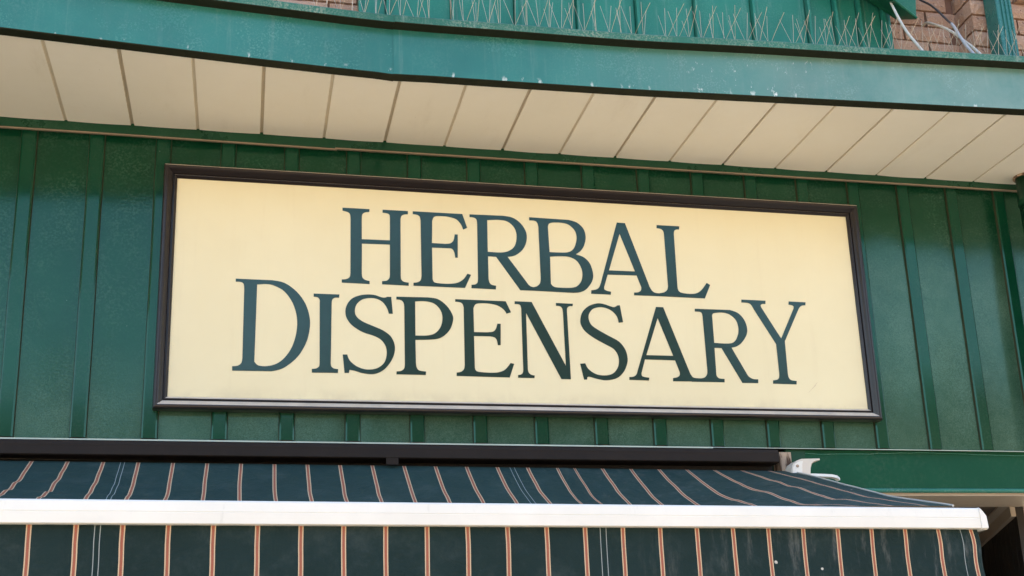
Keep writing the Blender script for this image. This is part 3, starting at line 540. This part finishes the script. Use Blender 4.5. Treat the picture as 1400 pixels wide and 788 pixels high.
for a, b, sh in ((XL, 0.668, 0.0), (0.664, XR, -0.0025)):
    n = int((b - a) / 0.06); rings = []; lr = []
    for k in range(n + 1):
        x = a + (b - a) * k / n
        w_ = 0.0016 * nz(x * 4.5, 1.3)
        bulge = 0.004 * math.exp(-((x - 0.68) / 0.05) ** 2)
        rings.append([(x, y + sh + (w_ if 0.95 < z < 1.08 else 0), z - (bulge if z < 0.95 else 0)) for y, z in section(x)])
        lr.append([(x, y + sh * 1.2, z) for y, z in lipsec(x)])
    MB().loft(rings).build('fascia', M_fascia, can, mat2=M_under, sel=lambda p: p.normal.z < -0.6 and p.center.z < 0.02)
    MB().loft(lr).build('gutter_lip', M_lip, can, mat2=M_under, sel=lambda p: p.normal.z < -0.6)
m = MB(); n = 60
rings = [[(x, fy(x) + 0.008, 1.098), (x, 0.098, 1.20), (x, 0.098, 1.205), (x, fy(x) + 0.008, 1.103)] for x in [XL + (XR - XL) * k / n for k in range(n + 1)]]
m.loft(rings).build('roof_sheet', M_lip, can)

# ================================================================== UPPER STOREY
bld = thing('brick_building', (1.2, 0.11, 1.0), 'rough brown brick upper storey behind the canopy', 'building')
mm = MB().box(-9, 12, 0.110, 9, 0.95, 4.6)
mm.box(3.118, 12, -0.008, 0.11, 0.95, 4.6)
mm.build('wall', M_mortar, bld)
def brick_mesh(name, L, Hh, dep, seed, mat=M_brick):
    # front face at y = 0 with a rough, pillowed surface; body goes back by dep
    bm = bmesh.new(); nx, ny = 6, 3; rows = []
    for j in range(ny + 1):
        row = []
        for i in range(nx + 1):
            u = i / nx; v = j / ny
            e = min(u, 1 - u, v * 0.8, (1 - v) * 0.8)
            y = -0.006 * min(1, e * 5) + 0.005 * nz(seed * 3.7 + u * 5, v * 3 + seed) * (1 if e > 0 else 0.5)
            row.append(bm.verts.new(((u - 0.5) * L + 0.002 * nz(u * 4, v * 9, seed), y, (v - 0.5) * Hh + 0.002 * nz(v * 4, u * 9, seed + 5))))
        rows.append(row)
    for j in range(ny):
        for i in range(nx):
            bm.faces.new((rows[j][i], rows[j][i + 1], rows[j + 1][i + 1], rows[j + 1][i]))
    edge = [rows[0][i] for i in range(nx + 1)] + [rows[j][nx] for j in range(1, ny + 1)] + [rows[ny][i] for i in range(nx - 1, -1, -1)] + [rows[j][0] for j in range(ny - 1, 0, -1)]
    back = [bm.verts.new((v.co.x, dep, v.co.z)) for v in edge]
    for k in range(len(edge)):
        k2 = (k + 1) % len(edge)
        bm.faces.new((edge[k2], edge[k], back[k], back[k2]))
    bmesh.ops.recalc_face_normals(bm, faces=bm.faces)
    me = bpy.data.meshes.new(name); bm.to_mesh(me); bm.free(); me.materials.append(mat)
    return me
BL, BH, CO = 0.205, 0.064, 0.0735
meshes = {}
def place_brick(x0, x1, y, z, dep, seed, rotz=0):
    L = round(x1 - x0, 3)
    key = (L, dep, seed % 4)
    if key not in meshes: meshes[key] = brick_mesh('brick', L, BH, dep, (seed % 4) * 2.3 + L)
    o = bpy.data.objects.new('brick', meshes[key]); COL.objects.link(o); o.parent = bld
    ow = WL[bld.name]
    o.location = (0.5 * (x0 + x1) - ow.x, y - ow.y, z + Z0 - ow.z)
    o.rotation_euler.z = rotz
cnt = 0
ZC = 1.610
for row in range(-4, 6):
    zc = ZC + CO * row + CO / 2
    off = 0.863 if row % 2 == 0 else 0.863 + 0.1075
    # left of the seamed panel
    for k in range(-14, 3):
        x0 = 2.0 + off + 0.215 * k + 0.005
        x1 = x0 + BL
        if (0.0 < x0 < 0.58 and row > -3) or x0 > 2.58:
            x1c = min(x1, 3.116)
            if x1c - x0 > 0.04 and x0 < 3.1:
                cnt += 1; place_brick(x0, x1c, 0.098 + 0.004 * nz(cnt * 1.3), zc, 0.03, cnt)
    # pier standing forward on the right
    x = 3.108; first = True
    while x < 3.95:
        L = 0.1 if (first and row % 2) else BL
        first = False; cnt += 1
        proj = 0.03 if (row >= 2 and x > 3.25) else 0.0
        place_brick(x, x + L, -0.020 - proj + 0.003 * nz(cnt * 2.1), zc, 0.055 + proj, cnt)
        x += L + 0.010
    cnt += 1     # the pier's side face: a header turned to the left
    place_brick(3.108 - 0.045, 3.108 + 0.055, 0.062, zc, 0.02, cnt, -math.pi / 2)

sm = thing('seamed_metal_wall', (1.7, 0.05, 1.1), 'teal standing seam metal panels above the canopy gutter', 'wall')
SEAMS = [0.604, 0.705, 0.948, 1.191, 1.434, 1.673, 1.916, 2.160, 2.400, 2.520, 2.626, 2.735, 2.783]
for k, (a, b) in enumerate(zip(SEAMS, SEAMS[1:])):
    tl = 0.004 * nz(k * 3.3)
    m = MB()
    prof = [(a, 0.086), (a, 0.034), (a + 0.010, 0.033), (a + 0.0115, 0.055 + tl), (b - 0.006, 0.055), (b - 0.005, 0.062), (b - 0.0012, 0.062), (b - 0.0012, 0.086)]
    rings = [[(x, y, z) for x, y in prof] for z in (1.06, 1.4, 1.8, 2.5)]
    m.loft(rings).build('panel', M_seam, sm)

bx = thing('metal_eave_box', (2.75, -0.05, 1.6), 'bright green sheet metal eave end with sloping underside over the bricks', 'eave')
F0, F1 = (2.796, 1.579), (2.40, 1.895)
B0, B1 = (2.789, 1.655), (2.40, 1.915)
mm = MB()
v = [(F1[0], -0.10, F1[1]), (F0[0], -0.10, F0[1]), (F0[0] + 0.012, -0.10, 1.70), (F0[0] + 0.012, -0.10, 2.3), (F1[0], -0.10, 2.3)]
w2 = [(B1[0], 0.03, B1[1]), (B0[0], 0.03, B0[1]), (B0[0] + 0.012, 0.03, 1.76), (B0[0] + 0.012, 0.03, 2.3), (B1[0], 0.03, 2.3)]
mm.loft([v, w2]).build('sheet_casing', M_box, bx, bevel=0.002)
mm = MB().tube([(F1[0], -0.104, F1[1] + 0.004), (F0[0], -0.104, F0[1] + 0.004)], 0.005)
mm.build('bottom_hem', M_box, bx)

# rectangular downpipe with ribbed front, upper storey
dp = thing('upper_downpipe', (3.2, -0.1, 1.1), 'teal ribbed rectangular downpipe running up the brick pier', 'downpipe')
x0, x1, ya, yb = 3.160, 3.232, -0.115, -0.036
pr = [(x0, yb), (x0, ya + 0.004), (x0 + 0.004, ya)]
for k in range(3):
    c = x0 + 0.018 + k * 0.018
    pr += [(c - 0.006, ya), (c - 0.004, ya + 0.005), (c + 0.004, ya + 0.005), (c + 0.006, ya)]
pr += [(x1 - 0.004, ya), (x1, ya + 0.004), (x1, yb)]
MB().loft([[(x, y, z) for x, y in pr] for z in (1.12, 1.6, 2.5)]).build('pipe', M_fascia2, dp)
MB().box(x0 - 0.006, x1 + 0.006, yb - 0.004, -0.018, 2.1, 2.14).build('strap', M_seam, dp)

# ================================================================== SIGN
SW_, SH_ = 2.44, 0.754
sg = thing('framed_sign', (1.22, 0.0, 0.0), 'cream sign board with dark moulded frame and green serif lettering', 'sign')
MB().box(-0.012, SW_ + 0.012, 0.0, 0.010, -0.012, SH_ + 0.012).build('board', M_board, sg)
FP = [(-0.0005, 0.004), (-0.0005, -0.003), (0.0060, -0.0105), (0.0085, -0.0105), (0.0098, -0.0085), (0.0105, -0.005), (0.0125, -0.005), (0.0145, -0.010),
      (0.020, -0.0155), (0.0255, -0.0225), (0.029, -0.0255), (0.033, -0.0265), (0.037, -0.0255), (0.0405, -0.022), (0.0425, -0.016), (0.043, -0.006), (0.043, 0.0135), (0.012, 0.0135), (0.0115, 0.0115), (0.006, 0.0115)]
FP = [(a, b) for a, b in FP if not (b > 0.0105 and a < 0.0118)] + [(0.0125, 0.004)]
def rail(p, q, outx, outz):
    # p, q inner corners; outward direction (outx, outz); mitred at both ends
    dx = (q[0] - p[0]); dz = (q[1] - p[1]); L = math.hypot(dx, dz); ux, uz = dx / L, dz / L
    n = 16; rings = []
    for k in range(n + 1):
        t = k / n
        ring = []
        for a, y in FP:
            s = -a + (L + 2 * a) * t
            wob = 0.0006 * nz(p[0] + t * 6, p[1] * 3 + 2)
            ring.append((p[0] + ux * s + outx * a, y + wob, p[1] + uz * s + outz * a))
        rings.append(ring)
    return MB().loft(rings)
for p, q, ox, oz in (((0, SH_), (SW_, SH_), 0, 1), ((SW_, 0), (0, 0), 0, -1), ((0, 0), (0, SH_), -1, 0), ((SW_, SH_), (SW_, 0), 1, 0)):
    rail(p, q, ox, oz).build('frame_rail', M_frame, sg)
def letter_mesh(name, loops, depth):
    cu = bpy.data.curves.new(name, 'CURVE'); cu.dimensions = '2D'; cu.fill_mode = 'BOTH'
    cu.extrude = 0.0004
    ow = WL[sg.name]
    for L in loops:
        sp = cu.splines.new('POLY'); n = len(L) // 2
        sp.points.add(n - 1)
        for k in range(n):
            sp.points[k].co = (L[2 * k] * 1e-4 - ow.x, L[2 * k + 1] * 1e-4 + Z0 - ow.z, 0, 1)
        sp.use_cyclic_u = True
    tmp = bpy.data.objects.new('tmp', cu); COL.objects.link(tmp)
    dg = bpy.context.evaluated_depsgraph_get()
    me = bpy.data.meshes.new_from_object(tmp.evaluated_get(dg))
    bpy.data.objects.remove(tmp); bpy.data.curves.remove(cu)
    for v in me.vertices:
        x, y, z = v.co
        v.co = (x, -depth - z, y)
    bm = bmesh.new(); bm.from_mesh(me); bmesh.ops.recalc_face_normals(bm, faces=bm.faces); bm.to_mesh(me); bm.free()
    me.name = name; me.materials.clear(); me.materials.append(M_letter)
    return me
for k, (ch, loops) in enumerate(GLYPHS):
    me = letter_mesh('letter', loops, 0.0006 + 0.00022 * (k % 2))
    o = bpy.data.objects.new('letter', me); COL.objects.link(o); o.parent = sg
    o['label'] = 'dark green painted serif letter ' + ch
# small scratches on the board's paint
for (ax, az, bxx, bz, wd) in ((2.212, 0.060, 2.243, 0.088, 0.0011), (2.235, 0.082, 2.250, 0.098, 0.0008)):
    d = Vector((bxx - ax, 0, bz - az)).normalized(); nrm = Vector((-d.z, 0, d.x)) * wd * 0.5
    a = Vector((ax, -0.0007, az)); b = Vector((bxx, -0.0007, bz))
    MB().quad(a - nrm * 0.3, b - nrm, b + nrm, a + nrm * 0.3).build('scratch', M_wood, sg)

# ================================================================== AWNING
aw = thing('striped_awning', (0.9, -0.5, -0.4), 'dark green striped retractable awning with white front bar below the sign', 'awning')
# hood over the roller
def hz(x): return -0.0045 * (x + 0.47) / 2.5 * 2.0
rings = []
HP = [(-0.010, -0.146), (-0.056, -0.1555), (-0.080, -0.160), (-0.084, -0.172), (-0.084, -0.178), (-0.086, -0.2025), (-0.082, -0.2055), (-0.060, -0.2055), (-0.010, -0.2055)]
for x in (XL, 0, 1, 2.034):
    rings.append([(x, y, z + hz(x)) for y, z in HP])
MB().loft(rings).build('hood', M_hood, aw)
MB().tube([(XL, -0.052, -0.262 + hz(XL)), (2.03, -0.052, -0.262 + hz(2.03))], 0.026, 16).build('roller', M_hood, aw, smooth=True)
MB().box(0.683, 0.722, -0.085, -0.079, -0.2300, -0.206).build('hood_support', M_hood, aw)
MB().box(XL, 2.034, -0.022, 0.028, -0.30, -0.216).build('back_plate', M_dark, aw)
# cloth
MID = [(0.0, 0.0), (0.06, 0.042), (0.12, 0.081), (0.20, 0.127), (0.27, 0.162), (0.36, 0.200), (0.50, 0.242), (0.65, 0.268), (0.80, 0.283), (0.97, 0.288)]
EDG = [(0.0, 0.0), (0.29, 0.088), (0.53, 0.165), (0.66, 0.206), (0.90, 0.264), (0.97, 0.282)]
UM = [(-2.0, -15.9), (-0.377, 0), (1.15, 15), (1.252, 16), (1.307, 17), (1.803, 22), (2.004, 24), (2.085, 24.8)]
m = MB(); m.uv = []
NX, NY = 240, 44
xs = [XL + (2.082 - XL) * i / NX for i in range(NX + 1)]
def zcloth(x, d):
    k = max(0.0, min(1.0, (x - 1.45) / 0.55)); k = k * k * (3 - 2 * k) if k < 1 else 1
    kl = 0.45 * max(0.0, min(1.0, (-0.02 - x) / 0.25))
    k = max(k, kl)
    s = (1 - k) * smoothT(MID, d, 0.03) + k * smoothT(EDG, d, 0.03)
    e = math.sin(math.pi * min(1, d / 0.97)) ** 0.8 if d > 0 else 0
    wr = 0.0065 * nz(x * 3.2, d * 7, 1.2) + 0.0042 * nz(x * 9 + d * 6, d * 13, 7.7) + 0.0012 * nz(x * 30, d * 30, 3)
    tension = 0.0035 * math.sin(x * 21 + d * 15) * nz(x * 1.3, d * 2, 5)
    kx = 0.35 if x > 1.95 else 1.0
    if x < 0.05: wr += 0.010 * nz(x * 6 + d * 9, d * 12, 2.2)
    fold = 0.016 * math.exp(-((x - 1.272 - 0.10 * d) / 0.016) ** 2) * math.exp(-d / 0.14) - 0.008 * math.exp(-((x - 1.225 - 0.1 * d) / 0.02) ** 2) * math.exp(-d / 0.2)
    return -s + (wr + tension) * e * kx + fold * min(1, d / 0.02)
for j in range(NY + 1):
    d = 0.97 * (j / NY) ** 1.25
    for i, x in enumerate(xs):
        z0 = -0.2205 - 0.0075 * (x + 0.377)
        xx = x + 0.004 * nz(x * 2.2, d * 8, 9) * min(1, d * 6)
        m.v.append((xx, -0.058 - d, z0 + zcloth(x, d)))
        m.uv.append((interp(UM, x), x))
for j in range(NY):
    for i in range(NX):
        k = j * (NX + 1) + i
        m.f.append((k, k + 1, k + NX + 2, k + NX + 1))
m.build('cloth', M_canopy, aw, smooth=True, fix=False)
hem = [(2.083, -0.058 - d, -0.2205 - 0.0075 * 2.46 + zcloth(2.083, d) + 0.001) for d in [0.97 * k / 24 for k in range(25)]]
MB().tube(hem, 0.0034, 6).build('side_hem', M_clear, aw)
# front bar
def bz(x): return -0.5035 - 0.0108 * (x + 0.275)
BP = [(-1.012, 0.0), (-1.046, 0.0), (-1.0515, -0.004), (-1.0535, -0.026), (-1.0525, -0.0275), (-1.0535, -0.029), (-1.0535, -0.0535), (-1.049, -0.0555), (-1.012, -0.0555)]
MB().loft([[(x, y, z + bz(x)) for y, z in BP] for x in (XL, -1, 0, 1, 2.142)]).build('front_bar', M_bar, aw)
cap = [(-1.008, 0.001), (-1.047, 0.001), (-1.055, -0.004), (-1.057, -0.054), (-1.05, -0.0575), (-1.008, -0.0575)]
def capring(x, sh):
    return [(x, y, (z if z < -0.02 else z - sh) + bz(x)) for y, z in cap]
MB().loft([capring(2.1425, 0), capring(2.146, 0), capring(2.1515, 0.006), capring(2.160, 0.018), capring(2.161, 0.026)]).build('end_cap', M_bar, aw)
# valance
m = MB(); m.uv = []
NX2, NY2 = 260, 14
for j in range(NY2 + 1):
    d = 0.21 * j / NY2
    for i in range(NX2 + 1):
        x = XL + (2.139 - XL) * i / NX2
        amp = min(1, d / 0.05)
        wv = 0.005 * nz(x * 4, d * 3, 2) + 0.0028 * math.sin(x * 17 + nz(x * 2) * 3) * nz(x * 1.5, 3)
        right = max(0, (x - 1.85) / 0.29)
        dx = right * (0.02 * d + 0.0025 * math.sin(d * 48)) + (0.0012 + 0.0018 * right) * nz(x * 3, d * 14, 6) * amp
        m.v.append((x + dx, -1.034 - wv * amp * 1.6 - 0.004 * right * d * 10, bz(x) - 0.052 - d))
        m.uv.append(((x + 0.203 - 0.012 * math.sin((x + 0.2) / 2.35 * math.pi) + 0.010) / 0.0972, x))
for j in range(NY2):
    for i in range(NX2):
        k = j * (NX2 + 1) + i
        m.f.append((k, k + 1, k + NX2 + 2, k + NX2 + 1))
m.build('valance', M_val, aw, smooth=True, fix=False)
# cream end bracket and folding arm at the right end of the roller
pts = [(2.062, -0.262), (2.065, -0.236), (2.073, -0.222), (2.088, -0.212), (2.104, -0.2065), (2.172, -0.2045), (2.173, -0.2105), (2.152, -0.2140), (2.141, -0.2225), (2.135, -0.239), (2.132, -0.262)]
MB().loft([[(x, y, z) for x, z in pts] for y in (-0.112, -0.055)]).build('end_bracket', M_cream, aw, bevel=0.0012)
pts2 = [(2.066, -0.258), (2.0690, -0.238), (2.077, -0.2255), (2.092, -0.2165), (2.108, -0.2145), (2.104, -0.226), (2.101, -0.258)]
MB().loft([[(x, y, z) for x, z in pts2] for y in (-0.1150, -0.110)]).build('bracket_plate', M_bar, aw, bevel=0.0008)
MB().tube([(2.085, -0.1165, -0.2325), (2.085, -0.1110, -0.2325)], 0.0055, 6).build('bolt', M_wood, aw)
arm = [(2.10, -0.095, -0.2600), (2.17, -0.108, -0.2640), (2.205, -0.115, -0.2670), (2.222, -0.12, -0.2720), (2.228, -0.125, -0.2800)]
MB().loft([[(x - 0.001, y, z + 0.0065), (x, y - 0.010, z + 0.0045), (x, y - 0.012, z - 0.005), (x, y + 0.012, z - 0.005), (x, y + 0.010, z + 0.0045)] for x, y, z in arm]).build('folding_arm', M_bar, aw)

# weathered wooden block closing the hood's end
wb = MB().box(2.062, 2.106, -0.030, 0.026, -0.26, -0.166).build('wood_block', M_wood, None, bevel=0.002)
setp(wb, 'small weathered block of peeling painted wood at the awning hood end', 'block')

# ================================================================== LOWER RIGHT: beam, recess
bm_ = thing('shopfront_beam', (3.0, 0.03, -0.3), 'plain green beam under the metal cladding right of the awning', 'beam')
MB().box(2.112, 4.2, 0.030, 0.29, -0.288, -0.1455).build('beam_face', M_beam, bm_)
MB().tube([(2.112, 0.031, -0.290), (4.2, 0.031, -0.2925)], 0.0085, 12).build('bottom_bead', M_bead, bm_, smooth=True)
MB().box(2.0, 4.2, 0.042, 0.292, -0.308, -0.2885).build('under_board', M_ceil, bm_)
pts = [(2.12 + k * 0.04, 0.0285, -0.1545 - 0.006 * abs(nz(k * 0.45)) - 0.0035 * math.sin(k * 0.35)) for k in range(45)]
MB().tube(pts, 0.0016, 5).build('sealant_bead', M_bead, bm_)
MB().box(2.110, 2.185, 0.022, 0.029, -0.20, -0.146).build('packing_piece', M_trim, bm_)

rc = thing('entrance_recess', (3.3, 1.0, -Z0), 'dark plank-lined shop entrance recess under the green beam', 'entrance')
MB().quad((1.6, 0.292, -0.290), (4.6, 0.292, -0.290), (4.6, 2.6, -0.290), (1.6, 2.6, -0.290)).build('ceiling', M_brown, rc)
pa, pb = Vector((3.19, 0.295, 0)), Vector((3.90, 1.79, 0))
dv = (pb - pa); Ls = dv.length; dv.normalize(); nv = Vector((dv.y, -dv.x, 0))
def along(s, o, z): return tuple(pa + dv * s + nv * o + Vector((0, 0, z)))
MB().loft([[along(s, -0.055, -0.3), along(s, -0.055, -0.2915), along(s, 0.0, -0.2915), along(s, 0.0, -0.345), along(s, -0.018, -0.345), along(s, -0.02, -0.302)] for s in (0, Ls)]).build('ceiling_trim', M_ceil, rc)
for k in range(14):
    s0 = Ls * k / 14 + 0.003; s1 = Ls * (k + 1) / 14 - 0.003
    MB().loft([[along(s, 0.003, -0.2915), along(s, 0.03, -0.2915), along(s, 0.03, -Z0 + 0.01), along(s, 0.003, -Z0 + 0.01)] for s in (s0, s1)]).build('plank', M_plank, rc)
MB().box(1.6, 4.6, 2.6, 2.65, -Z0 + 0.005, -0.285).build('back_wall', M_plank, rc)
MB().box(1.55, 1.6, 0.3, 2.6, -Z0 + 0.005, -0.285).build('side_wall', M_plank, rc)

sw = MB().box(-9, 2.0, 0.06, 0.28, -Z0 + 0.005, -0.31)
sw = sw.build('shopfront_wall', M_cwall); setp(sw, kind='structure')
# the building's lower front beyond the clad bay, and its body
fw = MB().box(-9, XL - 0.01, 0.03, 0.3, -0.305, 0.94).box(4.21, 12, 0.03, 0.3, -Z0 + 0.005, 0.94).box(-9, 12, 0.31, 0.4, -0.27, 0.94)
fw = fw.build('wall_front', M_cwall); setp(fw, kind='structure')

# lower downpipe at the right end of the cladding
lp = thing('lower_downpipe', (3.19, -0.08, 0.4), 'dark green round downpipe under the soffit at the right edge', 'downpipe')
PX, PY, PR = 3.190, -0.085, 0.040
MB().tube([(PX, PY, -0.13), (PX, PY, 0.3), (PX, PY, 0.9315)], PR, 24).build('pipe', M_trim, lp, smooth=True)
MB().tube([(PX, PY, 0.81), (PX, PY, 0.842)], PR + 0.004, 24).build('collar', M_trim, lp, smooth=True)
MB().tube([(PX, PY, 0.9245), (PX, PY, 0.9325)], PR + 0.009, 24).build('soffit_ring', M_wood, lp, smooth=True)

# ================================================================== CABLES
def spline(P, n=8):
    P = [Vector(p) for p in P]; out = []
    for i in range(len(P) - 1):
        a, b, c, e = P[max(i - 1, 0)], P[i], P[i + 1], P[min(i + 2, len(P) - 1)]
        for k in range(n):
            t = k / n
            out.append(0.5 * ((2 * b) + (c - a) * t + (2 * a - 5 * b + 4 * c - e) * t * t + (3 * b - a - 3 * c + e) * t ** 3))
    return out + [P[-1]]
c1 = spline([(2.715, -0.06, 1.678), (2.683, -0.15, 1.547), (2.628, -0.28, 1.4), (2.582, -0.4, 1.276), (2.548, -0.5, 1.165), (2.53, -0.53, 1.11)])
o = MB().tube(c1, 0.0052, 8).build('cable', M_cable_w, None, smooth=True)
setp(o, 'white cable dropping from under the green eave box to the gutter', 'cable', 'cables beside the bricks')
c2 = spline([(2.957, 0.11, 1.688), (2.957, 0.075, 1.686), (2.954, 0.03, 1.653), (2.94, -0.06, 1.581), (2.916, -0.16, 1.493), (2.881, -0.26, 1.399), (2.831, -0.38, 1.293), (2.785, -0.49, 1.185), (2.77, -0.53, 1.11)])
o = MB().tube(c2, 0.0054, 8).build('cable', M_cable_w, None, smooth=True)
setp(o, 'white cable coming out of a brick joint and arching to the gutter', 'cable', 'cables beside the bricks')
c3 = spline([(2.88, 0.07, 1.86), (2.908, 0.06, 1.801), (2.932, 0.05, 1.773), (2.936, 0.0, 1.722), (2.934, -0.05, 1.66), (2.917, -0.12, 1.579), (2.886, -0.2, 1.502), (2.846, -0.28, 1.415), (2.799, -0.38, 1.305), (2.744, -0.5, 1.183), (2.73, -0.53, 1.11)])
o = MB().tube(c3, 0.0045, 8).build('cable', M_cable_d, None, smooth=True)
setp(o, 'dark grey cable with pale lower half crossing the white one', 'cable', 'cables beside the bricks')
MB().tube(c3[46:], 0.0056, 8).build('pale_lower_half', M_cable_g, o, smooth=True)  # paler skin over the lower half of the dark cable

# ================================================================== BIRD SPIKES along the gutter
wires = []
for k in range(6):
    rr = random.Random(k + 3)
    bm = bmesh.new()
    L = 0.122 + rr.uniform(-0.012, 0.008)
    ring0 = []
    pts = []
    bend = rr.uniform(-0.006, 0.006)
    for q in range(4):
        t = q / 3
        pts.append(Vector((bend * t * t, bend * 0.6 * t * t, L * t)))
    prev = None
    for q, p in enumerate(pts):
        r_ = 0.00072
        ring = [bm.verts.new((p.x + r_ * math.cos(a), p.y + r_ * math.sin(a), p.z)) for a in (0, 2.094, 4.189)]
        if prev:
            for j in range(3): bm.faces.new((prev[j], prev[(j + 1) % 3], ring[(j + 1) % 3], ring[j]))
        prev = ring
    bm.faces.new(prev)
    me = bpy.data.meshes.new('spike'); bm.to_mesh(me); bm.free(); me.materials.append(M_wire)
    wires.append(me)
NS = 8
STRIP = 0.318
rr = random.Random(11)
for s in range(NS):
    xa = 0.40 + s * STRIP; xb = xa + STRIP - 0.010; xm = 0.5 * (xa + xb)
    pos = ('first', 'second', 'third', 'fourth', 'fifth', 'sixth', 'seventh', 'eighth')[s]
    ty = fy(xm) - 0.008
    st = thing('bird_spike_strip', (xm, ty, 1.1135), pos + ' strip of thin bird spikes from the left along the gutter lip', 'bird spikes', 'bird spike strips on the gutter')
    MB().loft([[(x, fy(x) - 0.020, 1.114), (x, fy(x) + 0.004, 1.114), (x, fy(x) + 0.003, 1.1175), (x, fy(x) - 0.019, 1.1175)] for x in (xa, xm, xb)]).build('base', M_clear, st)
    n = 8
    for k in range(n):
        if rr.random() < 0.10: continue
        x = xa + (k + 0.5) * (xb - xa) / n
        for tilt in ((-0.06, 0.02), (0.62, 0.0 + rr.uniform(-0.3, 0.3)), (-0.35, -0.02)) if k % 2 else ((0.03, 0.02), (0.58, 0.32), (-0.1, -0.25)):
            o = bpy.data.objects.new('spike', rr.choice(wires)); COL.objects.link(o); o.parent = st
            ow = WL[st.name]
            xx = x + rr.uniform(-0.004, 0.004)
            o.location = (xx - ow.x, fy(xx) - 0.008 + rr.uniform(-0.003, 0.003) - ow.y, 1.117 + Z0 - ow.z)
            o.rotation_euler = (tilt[0] + rr.uniform(-0.07, 0.07), tilt[1] + rr.uniform(-0.10, 0.10), rr.uniform(0, 6.28) * 0)
